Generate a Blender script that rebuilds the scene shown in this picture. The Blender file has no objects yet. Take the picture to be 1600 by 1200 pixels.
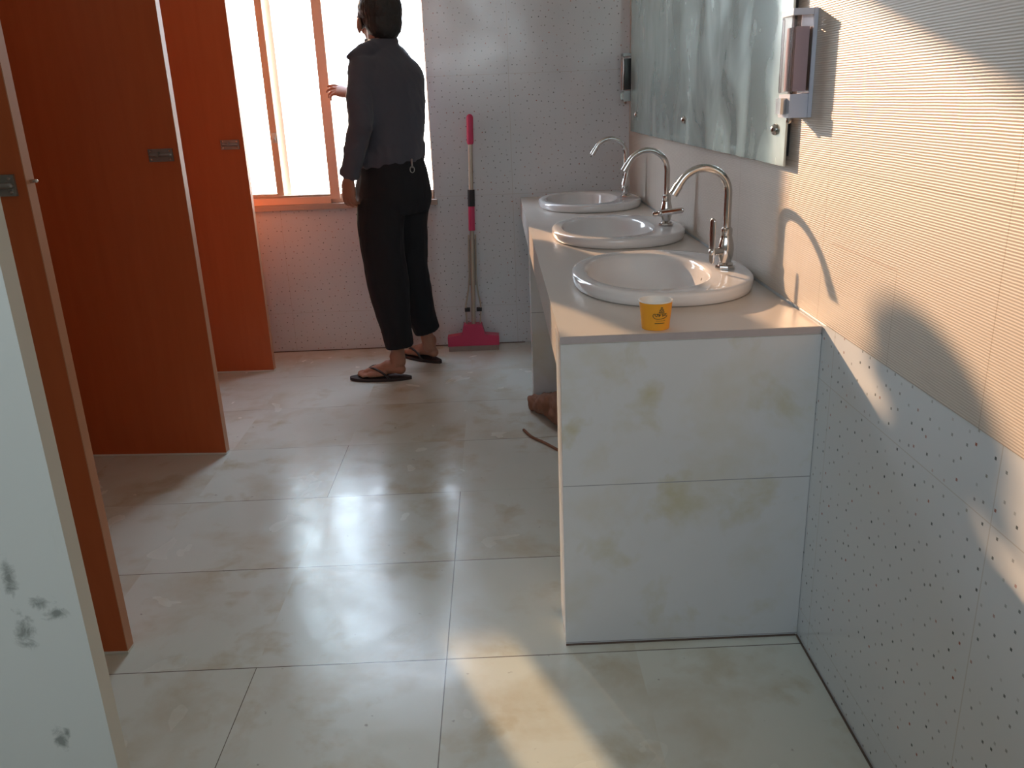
import bpy, bmesh, math, random
from mathutils import Vector, Matrix, noise
random.seed(7)
S = bpy.context.scene
COL = S.collection

# ------------------------------------------------------------ camera
camd = bpy.data.cameras.new('camera'); cam = bpy.data.objects.new('camera', camd); COL.objects.link(cam)
camd.sensor_fit = 'HORIZONTAL'; camd.sensor_width = 36.0; camd.lens = 1314.7 / 1600 * 36.0; camd.clip_start = 0.02
right = Vector((0.999081, -0.02204988, -0.03675532))
fwd = Vector((0.00908234, 0.9469623, -0.3212163))
up = Vector((0.04188868, 0.32058728, 0.94629231))
m = Matrix(((right.x, up.x, -fwd.x), (right.y, up.y, -fwd.y), (right.z, up.z, -fwd.z)))
cam.matrix_world = Matrix.Translation((-0.707, -1.782, 1.30)) @ m.to_4x4()
S.camera = cam
# ------------------------------------------------------------ view
S.view_settings.view_transform = 'Standard'; S.view_settings.look = 'None'
S.view_settings.exposure = 0.18; S.view_settings.gamma = 1.0; S.view_settings.use_curve_mapping = False
S.cycles.use_denoising = True
S.cycles.max_bounces = 10; S.cycles.diffuse_bounces = 6; S.cycles.transparent_max_bounces = 12
S.cycles.caustics_reflective = False; S.cycles.caustics_refractive = False
S.cycles.sample_clamp_indirect = 6.0
# ------------------------------------------------------------ world: hazy bright morning sky
w = bpy.data.worlds.new('sky'); S.world = w; w.use_nodes = True
wn = w.node_tree.nodes; wl = w.node_tree.links; wn.clear()
tc = wn.new('ShaderNodeTexCoord'); sp = wn.new('ShaderNodeSeparateXYZ'); wl.new(tc.outputs['Generated'], sp.inputs[0])
cr = wn.new('ShaderNodeValToRGB'); wl.new(sp.outputs['Z'], cr.inputs[0])
e = cr.color_ramp.elements; e[0].position = 0.0; e[0].color = (0.62, 0.60, 0.56, 1); e[1].position = 0.75; e[1].color = (0.62, 0.78, 1.0, 1)
e2 = e.new(0.06); e2.color = (0.80, 0.90, 1.0, 1)
# brighter haze on the sun's side of the sky
mr = wn.new('ShaderNodeMapRange'); mr.inputs['From Min'].default_value = -0.7; mr.inputs['From Max'].default_value = 0.9; mr.inputs['To Min'].default_value = 5.4; mr.inputs['To Max'].default_value = 14.0; wl.new(sp.outputs['Y'], mr.inputs['Value'])
bg = wn.new('ShaderNodeBackground'); wl.new(mr.outputs[0], bg.inputs['Strength']); wl.new(cr.outputs[0], bg.inputs[0])
ow = wn.new('ShaderNodeOutputWorld'); wl.new(bg.outputs[0], ow.inputs[0])
# ------------------------------------------------------------ sun: low, warm, through the far window
AZ = math.radians(67.3); TE = 0.311 * math.sin(AZ)
sd = Vector((math.cos(AZ), -math.sin(AZ), -TE)).normalized()
sl = bpy.data.lights.new('sun', 'SUN'); sl.energy = 7.2; sl.color = (1.0, 0.62, 0.36); sl.angle = math.radians(0.9)
so = bpy.data.objects.new('sun', sl); COL.objects.link(so)
so.rotation_mode = 'QUATERNION'; so.rotation_quaternion = sd.to_track_quat('-Z', 'Y')
def portal(name, loc, rot, sx, sz):
    l = bpy.data.lights.new(name, 'AREA'); l.shape = 'RECTANGLE'; l.size = sx; l.size_y = sz; l.cycles.is_portal = True
    o = bpy.data.objects.new(name, l); COL.objects.link(o); o.location = loc; o.rotation_euler = rot
WX0, WX1, WZ0, WZ1 = -2.62, -1.036, 0.81, 2.39      # far window opening
YB = 2.775; HC = 0.80; CW = 0.58
RY = -3.1                                            # rear wall
RX0, RX1, RZ0, RZ1 = -3.3, -0.25, 1.50, 2.60          # rear window opening
portal('window_portal', ((WX0 + WX1) / 2, YB + 0.16, (WZ0 + WZ1) / 2), (math.radians(-90), 0, 0), WX1 - WX0, WZ1 - WZ0)
portal('rear_window_portal', ((RX0 + RX1) / 2, RY - 0.13, (RZ0 + RZ1) / 2), (math.radians(90), 0, 0), RX1 - RX0, RZ1 - RZ0)

# ============================================================ helpers
def tag(o, label=None, cat=None, group=None, kind=None):
    if label: o['label'] = label
    if cat: o['category'] = cat
    if group: o['group'] = group
    if kind: o['kind'] = kind
    return o
def empty(name, loc=(0, 0, 0), label=None, cat=None, group=None, kind=None, rz=0):
    o = bpy.data.objects.new(name, None); COL.objects.link(o); o.location = loc; o.rotation_euler = (0, 0, rz)
    o.empty_display_size = 0.05
    return tag(o, label, cat, group, kind)
def mk(name, bm, mat, parent=None, smooth=False, bevel=0, keep=None, sharp=35):
    if bevel:
        bmesh.ops.bevel(bm, geom=[e for e in bm.edges if len(e.link_faces) == 2 and e.calc_face_angle(0) > 0.6], offset=bevel, segments=2, affect='EDGES', profile=0.6)
    bmesh.ops.recalc_face_normals(bm, faces=bm.faces)
    me = bpy.data.meshes.new(name); bm.to_mesh(me); bm.free()
    if smooth:
        for p in me.polygons: p.use_smooth = True
        if sharp: me.set_sharp_from_angle(angle=math.radians(sharp))
    me.materials.append(mat)
    o = bpy.data.objects.new(name, me); COL.objects.link(o)
    if parent: o.parent = parent
    return o
def box(bm, x0, x1, y0, y1, z0, z1):
    v = [bm.verts.new((x, y, z)) for x in (x0, x1) for y in (y0, y1) for z in (z0, z1)]
    for f in ((0, 1, 3, 2), (4, 6, 7, 5), (0, 4, 5, 1), (2, 3, 7, 6), (0, 2, 6, 4), (1, 5, 7, 3)):
        bm.faces.new([v[i] for i in f])
    return v
def B(*a):
    bm = bmesh.new(); box(bm, *a); return bm
def rings(bm, rs, closed=False, caps=True):
    vr = [[bm.verts.new(p) for p in r] for r in rs]
    n = len(vr[0])
    for a, b in zip(vr[:-1], vr[1:]):
        for i in range(n):
            j = (i + 1) % n
            bm.faces.new((a[i], a[j], b[j], b[i]))
    if caps:
        bm.faces.new(list(reversed(vr[0]))); bm.faces.new(vr[-1])
    return vr
def lathe(bm, prof, c=(0, 0, 0), n=32, axis='Z', M=None, caps=True):
    rs = []
    for r, z in prof:
        ring = []
        for i in range(n):
            a = 2 * math.pi * i / n
            p = Vector((r * math.cos(a), r * math.sin(a), z))
            if M: p = M @ p
            elif axis == 'X': p = Vector((p.z, p.x, p.y))
            elif axis == 'Y': p = Vector((p.x, p.z, p.y))
            ring.append(p + Vector(c))
        rs.append(ring)
    return rings(bm, rs, caps=caps)
def catmull(P, k=6):
    P = [Vector(p) for p in P]; Q = [P[0] * 2 - P[1]] + P + [P[-1] * 2 - P[-2]]; out = []
    for i in range(1, len(Q) - 2):
        a, b, c, d = Q[i - 1:i + 3]
        for s in range(k):
            t = s / k
            out.append(0.5 * ((2 * b) + (c - a) * t + (2 * a - 5 * b + 4 * c - d) * t * t + (3 * b - a - 3 * c + d) * t ** 3))
    out.append(P[-1]); return out
def tube(bm, P, R, n=14, dome=True, flat=1.0, flatdir=None):
    """tapered tube along points with rounded ends"""
    P = [Vector(p) for p in P]
    if not hasattr(R, '__len__'): R = [R] * len(P)
    T = []
    for i in range(len(P)):
        a = P[max(i - 1, 0)]; b = P[min(i + 1, len(P) - 1)]; T.append((b - a).normalized())
    u = flatdir and Vector(flatdir) or T[0].orthogonal()
    rs = []
    fr = []
    for i, t in enumerate(T):
        u = (u - t * u.dot(t))
        if u.length < 1e-5: u = t.orthogonal()
        u.normalize(); v = t.cross(u); fr.append((u.copy(), v.copy()))
    def ring(c, r, f):
        return [c + f[0] * math.cos(2 * math.pi * k / n) * r * flat + f[1] * math.sin(2 * math.pi * k / n) * r for k in range(n)]
    if dome:
        for a in (80, 55, 28):
            q = math.radians(a); rs.append(ring(P[0] - T[0] * R[0] * math.sin(q), R[0] * math.cos(q), fr[0]))
    for i in range(len(P)): rs.append(ring(P[i], R[i], fr[i]))
    if dome:
        for a in (28, 55, 80):
            q = math.radians(a); rs.append(ring(P[-1] + T[-1] * R[-1] * math.sin(q), R[-1] * math.cos(q), fr[-1]))
    rings(bm, rs)
def ipol(keys, k=5):
    """smooth interpolation of tuples"""
    V = len(keys[0]); out = []
    K = [tuple(2 * a - b for a, b in zip(keys[0], keys[1]))] + list(keys) + [tuple(2 * a - b for a, b in zip(keys[-1], keys[-2]))]
    for i in range(1, len(K) - 2):
        for s in range(k):
            t = s / k
            out.append(tuple(0.5 * (2 * K[i][j] + (K[i + 1][j] - K[i - 1][j]) * t + (2 * K[i - 1][j] - 5 * K[i][j] + 4 * K[i + 1][j] - K[i + 2][j]) * t * t + (3 * K[i][j] - K[i - 1][j] - 3 * K[i + 1][j] + K[i + 2][j]) * t ** 3) for j in range(V)))
    out.append(tuple(keys[-1])); return out
def ellipsoid(bm, c, r, M=None, seg=20):
    mt = Matrix.Translation(c) @ (M.to_4x4() if M else Matrix()) @ Matrix.Diagonal((r[0], r[1], r[2], 1))
    bmesh.ops.create_uvsphere(bm, u_segments=seg, v_segments=seg // 2 + 2, radius=1.0, matrix=mt)
def baked(name, bm, mat, parent=None, voxel=0.006, smooth=4, post=None):
    """union of overlapping closed shapes into one continuous skin"""
    bmesh.ops.recalc_face_normals(bm, faces=bm.faces)
    me = bpy.data.meshes.new(name); bm.to_mesh(me); bm.free()
    o = bpy.data.objects.new(name + '_t', me); COL.objects.link(o)
    r = o.modifiers.new('r', 'REMESH'); r.mode = 'VOXEL'; r.voxel_size = voxel
    if smooth:
        s = o.modifiers.new('s', 'SMOOTH'); s.factor = 0.5; s.iterations = smooth
    bpy.context.view_layer.update()
    dg = bpy.context.evaluated_depsgraph_get()
    nm = bpy.data.meshes.new_from_object(o.evaluated_get(dg)); bpy.data.objects.remove(o); nm.name = name
    if post:
        nm.update()
        nn = [v.normal.copy() for v in nm.vertices]
        for v, q in zip(nm.vertices, nn): v.co = post(v.co.copy(), q)
    for p in nm.polygons: p.use_smooth = True
    nm.materials.clear(); nm.materials.append(mat)
    o = bpy.data.objects.new(name, nm); COL.objects.link(o)
    if parent: o.parent = parent
    return o

# ------------------------------------------------------------ materials
class NT:
    def __init__(s, name):
        s.m = bpy.data.materials.new(name); s.m.use_nodes = True; s.t = s.m.node_tree; s.n = s.t.nodes; s.l = s.t.links
        s.b = s.n['Principled BSDF']; s.pos = s.n.new('ShaderNodeTexCoord').outputs['Object']
    def N(s, typ, **k):
        o = s.n.new(typ)
        for a, b in k.items(): setattr(o, a, b)
        return o
    def set(s, sock, v):
        if hasattr(v, 'links') or isinstance(v, bpy.types.NodeSocket): s.l.new(v, sock)
        else: sock.default_value = v
    def math(s, op, a, b=None, c=None):
        o = s.N('ShaderNodeMath', operation=op); s.set(o.inputs[0], a)
        if b is not None: s.set(o.inputs[1], b)
        if c is not None: s.set(o.inputs[2], c)
        return o.outputs[0]
    def vmath(s, op, a, b=None):
        o = s.N('ShaderNodeVectorMath', operation=op); s.set(o.inputs[0], a)
        if b is not None: s.set(o.inputs[1], b)
        return o.outputs[0]
    def sep(s, v):
        o = s.N('ShaderNodeSeparateXYZ'); s.l.new(v, o.inputs[0]); return o.outputs
    def comb(s, x, y, z):
        o = s.N('ShaderNodeCombineXYZ')
        for i, v in enumerate((x, y, z)): s.set(o.inputs[i], v)
        return o.outputs[0]
    def noise(s, v, scale, detail=4, rough=0.55, dist=0.0):
        o = s.N('ShaderNodeTexNoise'); s.l.new(v, o.inputs['Vector']); o.inputs['Scale'].default_value = scale
        o.inputs['Detail'].default_value = detail; o.inputs['Roughness'].default_value = rough; o.inputs['Distortion'].default_value = dist
        return o.outputs['Fac']
    def ramp(s, f, *st):
        o = s.N('ShaderNodeValToRGB'); s.l.new(f, o.inputs[0]); e = o.color_ramp.elements
        while len(e) < len(st): e.new(0.5)
        for q, (p, c) in zip(e, st):
            q.position = p; q.color = (c, c, c, 1) if not hasattr(c, '__len__') else (*c, 1)
        return o.outputs[0]
    def mix(s, f, a, b):
        o = s.N('ShaderNodeMix', data_type='RGBA'); s.set(o.inputs[0], f)
        for i, v in ((6, a), (7, b)):
            s.set(o.inputs[i], v if not isinstance(v, tuple) else (*v, 1))
        return o.outputs[2]
    def bump(s, h, strength=0.3, dist=0.002):
        o = s.N('ShaderNodeBump'); o.inputs['Strength'].default_value = strength; o.inputs['Distance'].default_value = dist
        s.l.new(h, o.inputs['Height']); s.l.new(o.outputs[0], s.b.inputs['Normal'])
    def base(s, c): s.set(s.b.inputs['Base Color'], c if not isinstance(c, tuple) else (*c, 1))
    def rough(s, c): s.set(s.b.inputs['Roughness'], c)
    def line(s, coord, period, off, half):
        """1 on thin grout lines"""
        f = s.math('MULTIPLY', s.math('PINGPONG', s.math('SUBTRACT', coord, off), period / 2), 1.0)
        return s.math('LESS_THAN', f, half)
def plain(name, col, rough=0.5, metal=0.0, var=0.0, scale=8, bump=0.0, bscale=60, coat=0.0, sub=0.0, sheen=0.0):
    M = NT(name)
    n = M.noise(M.pos, scale, 4)
    M.base(M.mix(n, tuple(max(0, c * (1 - var)) for c in col), tuple(min(1, c * (1 + var)) for c in col)))
    M.rough(rough); M.b.inputs['Metallic'].default_value = metal
    if coat: M.b.inputs['Coat Weight'].default_value = coat
    if sheen: M.b.inputs['Sheen Weight'].default_value = sheen
    if bump: M.bump(M.noise(M.pos, bscale, 5), bump)
    return M.m
def marble(name, base, vein, vein2, floor=False, tile=None, rough=0.12, gloss_var=0.0, grout=(0.13, 0.11, 0.085)):
    M = NT(name); x, y, z = M.sep(M.pos)
    p = M.pos
    if floor:
        ix = M.math('FLOOR', M.math('DIVIDE', M.math('SUBTRACT', x, -0.877), 0.467)); iy = M.math('FLOOR', M.math('DIVIDE', M.math('SUBTRACT', y, 0.432), 0.467))
        p = M.comb(M.math('ADD', x, M.math('MULTIPLY', ix, 3.71)), M.math('ADD', y, M.math('MULTIPLY', iy, 2.93)), z)
    n1 = M.noise(p, 3.4, 5, 0.6, 0.2); n2 = M.noise(M.vmath('ADD', p, (5.2, 1.3, 2.2)), 6.5, 5, 0.55, 0.25); n3 = M.noise(M.vmath('ADD', p, (9.2, 4.3, 7.2)), 2.2, 3, 0.5, 0.2)
    c = M.mix(M.ramp(n1, (0.50, 0.0), (0.70, 0.85)), base, vein)
    c = M.mix(M.ramp(n2, (0.55, 0.0), (0.70, 0.7)), c, vein2)
    c = M.mix(M.ramp(n3, (0.35, 0.35), (0.6, 0.0)), c, tuple(min(1, b * 1.12 + 0.02) for b in base))
    if floor:
        cl = lambda c0, h: M.math('LESS_THAN', M.math('ABSOLUTE', M.math('SUBTRACT', x, c0)), h)
        ca = M.math('MULTIPLY', cl(-0.877, 0.0013), M.math('LESS_THAN', y, 0.9))
        cb = M.math('MULTIPLY', cl(-1.344, 0.0010), M.math('MAXIMUM', M.math('LESS_THAN', y, -0.035), M.math('LESS_THAN', M.math('ABSOLUTE', M.math('SUBTRACT', y, 1.133)), 0.2335)))
        rw_ = M.math('MULTIPLY', M.line(y, 0.467, 0.432, 0.0015), M.math('MAXIMUM', M.math('LESS_THAN', y, 0.6), M.ramp(M.noise(M.pos, 1.8, 2), (0.45, 0.15), (0.6, 0.9))))
        g = M.math('MAXIMUM', rw_, M.math('MAXIMUM', ca, cb))
        g = M.math('MULTIPLY', g, M.ramp(M.noise(M.pos, 3.1, 2), (0.30, 0.7), (0.5, 1.0)))
        sc = M.noise(M.vmath('MULTIPLY', M.pos, (1, 1, 1)), 38, 2, 0.5); dirt = M.ramp(sc, (0.735, 0.0), (0.78, 0.5))
        c = M.mix(dirt, c, (0.16, 0.13, 0.10))
        c = M.mix(g, c, grout)
    if tile:
        g = M.line(M.sep(M.pos)[tile[0]], tile[1], tile[2], 0.0012); c = M.mix(g, c, tuple(b * 0.55 for b in base))
    M.base(c)
    if gloss_var:
        r1 = M.ramp(M.noise(M.pos, 6, 3, 0.5, 0.5), (0.30, rough), (0.72, rough + gloss_var))
        M.rough(r1)
        wv = M.noise(M.pos, 7, 3, 0.5, 0.0)
        vo = M.N('ShaderNodeTexVoronoi'); vo.inputs['Scale'].default_value = 11; vo.feature = 'F1'; M.l.new(M.vmath('ADD', M.pos, M.comb(M.math('MULTIPLY', wv, 0.25), 0.0, 0.0)), vo.inputs['Vector'])
        M.bump(M.math('ADD', M.math('MULTIPLY', wv, 0.8), M.math('MULTIPLY', vo.outputs['Distance'], 0.22)), 0.10, 0.012)
    else: M.rough(rough)
    return M.m
def speckled(name, axis, offs):
    """glazed white tile with small scattered coloured squares; axis 0 = wall along x, 1 = wall along y"""
    M = NT(name); o = M.sep(M.pos); h = o[axis]; z = o[2]
    p2 = M.comb(h, z, 0.0)
    vo = M.N('ShaderNodeTexVoronoi', voronoi_dimensions='2D', distance='CHEBYCHEV', feature='F1')
    vo.inputs['Scale'].default_value = 1 / 0.036; vo.inputs['Randomness'].default_value = 0.72; M.l.new(p2, vo.inputs['Vector'])
    cx = M.sep(vo.outputs['Color'])
    dot = M.math('LESS_THAN', vo.outputs['Distance'], 0.070)
    dot = M.math('MULTIPLY', dot, M.math('MULTIPLY_ADD', cx[1], 0.75, 0.25))
    dc = M.ramp(cx[0], (0.0, (0.035, 0.05, 0.05)), (0.62, (0.10, 0.12, 0.12)), (0.84, (0.30, 0.30, 0.28)), (0.86, (0.32, 0.07, 0.03)))
    n = M.noise(p2, 3.0, 3)
    base = M.mix(n, (0.645, 0.685, 0.72), (0.715, 0.75, 0.78))
    c = M.mix(dot, base, dc)
    g = M.math('MAXIMUM', M.line(h, 0.62, offs[0], 0.0012), M.line(z, 0.60, offs[1], 0.0010))
    c = M.mix(M.math('MULTIPLY', g, 0.6), c, (0.50, 0.48, 0.45))
    M.base(c); M.rough(M.ramp(M.noise(p2, 5, 3), (0.4, 0.12), (0.65, 0.22)))
    M.bump(M.math('ADD', M.math('MULTIPLY', M.noise(p2, 5, 2), 0.5), M.math('MULTIPLY', g, -0.15)), 0.12, 0.004)
    return M.m
def ribbed(name):
    M = NT(name); x, y, z = M.sep(M.pos)
    wob = M.math('MULTIPLY', M.noise(M.comb(y, z, 0.0), 14, 2), 0.0016)
    s = M.math('SINE', M.math('MULTIPLY', M.math('ADD', z, wob), 2 * math.pi / 0.0046))
    g = M.math('MAXIMUM', M.line(y, 0.66, 0.03, 0.0013), M.line(z, 0.328, 0.808, 0.0012))
    ex = M.math('MULTIPLY', M.math('LESS_THAN', M.math('ABSOLUTE', M.math('SUBTRACT', z, 0.985)), 0.0012), M.math('LESS_THAN', M.math('ABSOLUTE', M.math('ADD', y, 0.17)), 0.15))
    ex2 = M.math('MULTIPLY', M.math('LESS_THAN', M.math('ABSOLUTE', M.math('ADD', y, 0.32)), 0.0012), M.math('LESS_THAN', M.math('ABSOLUTE', M.math('SUBTRACT', z, 0.896)), 0.089))
    g = M.math('MAXIMUM', g, M.math('MAXIMUM', ex, ex2))
    n = M.noise(M.comb(y, z, 0.0), 2.5, 4)
    c = M.mix(n, (0.58, 0.515, 0.45), (0.65, 0.585, 0.515))
    c = M.mix(M.math('MULTIPLY_ADD', s, 0.10, 0.10), c, (0.45, 0.38, 0.32))
    c = M.mix(M.math('MULTIPLY', g, 0.7), c, (0.42, 0.35, 0.28))
    M.base(c); M.rough(0.42); M.b.inputs['Specular IOR Level'].default_value = 0.35
    M.bump(M.math('SUBTRACT', M.math('MULTIPLY', s, 0.5), g), 0.55, 0.0008)
    return M.m
def glassy(name, tint=(0.95, 0.97, 0.96), rough=0.02):
    M = NT(name); M.n.remove(M.b)
    tr = M.N('ShaderNodeBsdfTransparent'); tr.inputs[0].default_value = (*tint, 1)
    gl = M.N('ShaderNodeBsdfGlossy'); gl.inputs['Roughness'].default_value = rough
    fr = M.N('ShaderNodeFresnel'); fr.inputs[0].default_value = 1.45
    mx = M.N('ShaderNodeMixShader'); M.l.new(fr.outputs[0], mx.inputs[0]); M.l.new(tr.outputs[0], mx.inputs[1]); M.l.new(gl.outputs[0], mx.inputs[2])
    M.l.new(mx.outputs[0], M.n['Material Output'].inputs[0]); return M.m
def laminate():
    M = NT('orange_laminate')
    st = M.vmath('MULTIPLY', M.pos, (9, 9, 0.8)); n = M.noise(st, 3, 5, 0.6, 0.4)
    M.base(M.mix(n, (0.46, 0.105, 0.034), (0.56, 0.14, 0.05))); M.rough(M.ramp(M.noise(M.pos, 6, 4), (0.35, 0.30), (0.7, 0.45)))
    M.b.inputs['Specular IOR Level'].default_value = 0.3
    M.bump(n, 0.05, 0.001); return M.m
M_floor = marble('floor_marble_tile', (0.67, 0.69, 0.62), (0.545, 0.495, 0.37), (0.49, 0.42, 0.27), floor=True, rough=0.15, gloss_var=0.14)
M_panel = marble('panel_marble_tile', (0.60, 0.605, 0.61), (0.53, 0.49, 0.37), (0.45, 0.40, 0.20), tile=(2, 0.43, 0.437), rough=0.25)
M_pil = NT('white_stained_wall')
_n = M_pil.noise(M_pil.pos, 7, 6, 0.7, 0.8); _n2 = M_pil.noise(M_pil.vmath('MULTIPLY', M_pil.pos, (1, 1, 0.7)), 2.2, 3)
def blot(c, rx, rz):
    d = M_pil.vmath('MULTIPLY', M_pil.vmath('SUBTRACT', M_pil.pos, (c[0], -0.84, c[1])), (1 / rx, 0.0, 1 / rz))
    o = M_pil.N('ShaderNodeVectorMath', operation='LENGTH'); M_pil.l.new(d, o.inputs[0])
    q = M_pil.math('ADD', o.outputs['Value'], M_pil.math('MULTIPLY', M_pil.math('SUBTRACT', M_pil.noise(M_pil.pos, 45, 5, 0.7, 0.6), 0.5), 3.2))
    return M_pil.ramp(q, (0.15, 0.75), (1.15, 0.0))
_s = M_pil.math('MULTIPLY', M_pil.ramp(_n, (0.60, 0.0), (0.74, 0.85)), M_pil.ramp(_n2, (0.44, 0.0), (0.58, 1.0)))
_s = M_pil.math('MULTIPLY', _s, 0.35)
for _c in (((-1.318, 0.705), 0.016, 0.014), ((-1.300, 0.690), 0.020, 0.010), ((-1.336, 0.488), 0.010, 0.018), ((-1.325, 0.500), 0.006, 0.010), ((-1.350, 0.745), 0.010, 0.030), ((-1.345, 0.665), 0.018, 0.03)): _s = M_pil.math('MAXIMUM', _s, blot(*_c))
M_pil.base(M_pil.mix(_s, M_pil.mix(M_pil.noise(M_pil.pos, 3, 3), (0.57, 0.575, 0.535), (0.62, 0.615, 0.56)), (0.13, 0.14, 0.12))); M_pil.rough(0.45); M_pil = M_pil.m
M_spx = speckled('speckled_tile_back', 0, (-1.86, 0.22)); M_spy = speckled('speckled_tile_right', 1, (-0.69, 0.08))
M_rib = ribbed('ribbed_beige_tile'); M_lam = laminate()
M_ceil = plain('ceiling_paint', (0.75, 0.74, 0.72), 0.8, var=0.03)
M_lamedge = plain('door_edge_band', (0.52, 0.24, 0.13), 0.45, var=0.06, scale=20)
M_trimw = plain('white_edge_trim', (0.75, 0.74, 0.70), 0.5)
M_counter = plain('beige_counter_stone', (0.60, 0.545, 0.49), 0.32, var=0.05, scale=5, bump=0.03, bscale=30)
M_edge = plain('counter_edge_mauve', (0.40, 0.35, 0.35), 0.5, var=0.1, scale=30)
M_cer = plain('white_ceramic', (0.74, 0.72, 0.71), 0.10, var=0.02, coat=0.4)
M_chr = plain('chrome', (0.62, 0.60, 0.58), 0.13, 1.0, var=0.05, bump=0.03, bscale=40)
M_steel = plain('dull_steel', (0.33, 0.33, 0.32), 0.42, 0.85, var=0.15, scale=30)
M_black = plain('black_rubber', (0.018, 0.018, 0.02), 0.6)
M_pink = plain('magenta_plastic', (0.62, 0.045, 0.13), 0.38, var=0.08)
M_pole = plain('pale_pole', (0.50, 0.44, 0.36), 0.3, 0.3, var=0.1)
M_sponge = plain('grey_sponge', (0.34, 0.27, 0.24), 0.9, var=0.15, scale=60, bump=0.4)
M_wood = plain('peach_window_frame', (0.84, 0.60, 0.45), 0.45, var=0.06, scale=4)
M_wood2 = plain('white_window_plastic', (0.92, 0.92, 0.91), 0.4)
M_sill = plain('grey_brown_sill', (0.46, 0.38, 0.32), 0.5, var=0.08)
M_glass = glassy('window_glass')
M_skin = plain('skin', (0.36, 0.17, 0.11), 0.5, var=0.08, scale=20, bump=0.05, bscale=200)
M_hair = plain('black_hair', (0.018, 0.015, 0.014), 0.55, var=0.3, scale=90, bump=0.8, bscale=180)
M_shirt = plain('charcoal_shirt', (0.070, 0.072, 0.094), 0.8, var=0.12, scale=5, bump=0.15, bscale=300, sheen=0.15)
M_trou = plain('black_trousers', (0.006, 0.006, 0.009), 0.85, var=0.2, scale=6, bump=0.15, bscale=300)
M_sand = plain('dark_brown_sandal_rubber', (0.035, 0.022, 0.020), 0.6, var=0.1)
M_blue = plain('pale_blue_plastic', (0.52, 0.55, 0.66), 0.35, var=0.03)
M_soap = plain('pink_soap', (0.60, 0.43, 0.45), 0.35)
M_clear = glassy('clear_plastic', (0.93, 0.90, 0.91), 0.08)
M_cup = plain('yellow_paper_cup', (0.86, 0.36, 0.02), 0.5, var=0.04)
M_paper = plain('white_paper', (0.80, 0.78, 0.74), 0.6)
M_print = plain('dark_green_print', (0.03, 0.055, 0.03), 0.6)
M_sack = plain('brown_cloth', (0.26, 0.125, 0.075), 0.9, var=0.35, scale=14, bump=0.8, bscale=45)
M_grout = plain('brown_grout', (0.13, 0.09, 0.07), 0.9, var=0.3, scale=40)
M_outer = plain('cream_outside_render', (0.85, 0.78, 0.62), 0.8, var=0.05)

# mirror: old silvering, slightly dull and streaked
MM = NT('aged_mirror'); MM.n.remove(MM.b)
gl = MM.N('ShaderNodeBsdfGlossy'); gl.inputs['Color'].default_value = (0.62, 0.70, 0.67, 1)
df = MM.N('ShaderNodeBsdfDiffuse'); df.inputs['Color'].default_value = (0.42, 0.46, 0.44, 1)
nz = MM.noise(MM.vmath('MULTIPLY', MM.pos, (1, 1.6, 0.9)), 3.0, 4, 0.5, 0.8)
MM.l.new(MM.ramp(nz, (0.38, 0.14), (0.7, 0.30)), gl.inputs['Roughness'])
mx = MM.N('ShaderNodeMixShader'); MM.l.new(MM.ramp(nz, (0.36, 0.30), (0.68, 0.5)), mx.inputs[0])
MM.l.new(gl.outputs[0], mx.inputs[1]); MM.l.new(df.outputs[0], mx.inputs[2]); MM.l.new(mx.outputs[0], MM.n['Material Output'].inputs[0])
M_mirror = MM.m

# ============================================================ room shell
LX = -4.0; CZ = 2.75
mk('floor', B(LX, 0.0, RY, YB, -0.08, 0.0), M_floor)['kind'] = 'structure'
mk('ceiling', B(LX - .15, 0.15, RY - .15, YB + .15, CZ, CZ + 0.1), M_ceil)['kind'] = 'structure'
def wall_with_hole(bm, x0, x1, y0, y1, z0, z1, hx0, hx1, hz0, hz1):
    box(bm, x0, hx0, y0, y1, z0, z1); box(bm, hx1, x1, y0, y1, z0, z1)
    box(bm, hx0, hx1, y0, y1, z0, hz0); box(bm, hx0, hx1, y0, y1, hz1, z1)
bm = bmesh.new(); wall_with_hole(bm, LX, 0.15, YB, YB + 0.15, 0.0, CZ, WX0, WX1, WZ0 - 0.03, WZ1)
mk('wall_back', bm, M_spx)['kind'] = 'structure'
bm = bmesh.new(); wall_with_hole(bm, LX, 0.15, RY - 0.12, RY, 0.0, CZ, RX0, RX1, RZ0, RZ1)
mk('wall_rear', bm, M_ceil)['kind'] = 'structure'
wr = mk('wall_right', B(0.0, 0.15, RY, YB, 0.0, 0.808), M_spy); wr['kind'] = 'structure'
wu = mk('wall_right_upper', B(-0.003, 0.15, RY, YB, 0.808, CZ), M_rib); wu['kind'] = 'structure'
mk('wall_left', B(LX - 0.15, LX, RY, YB, 0.0, CZ), M_ceil)['kind'] = 'structure'
bm = bmesh.new(); box(bm, -0.004, -0.0005, RY, -0.001, 0.0, 0.003); mk('trim_1', bm, M_grout)['kind'] = 'structure'
bm = bmesh.new(); box(bm, LX, -CW, YB - 0.004, YB - 0.0003, 0.0, 0.004); mk('trim_2', bm, M_grout)['kind'] = 'structure'
# white stained wall end close on the left
bm = B(-3.1, -1.268, -0.83, -0.80, 0.0, 2.3)
we = mk('wall_entry', bm, M_pil, bevel=0.004); we['kind'] = 'structure'

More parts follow.
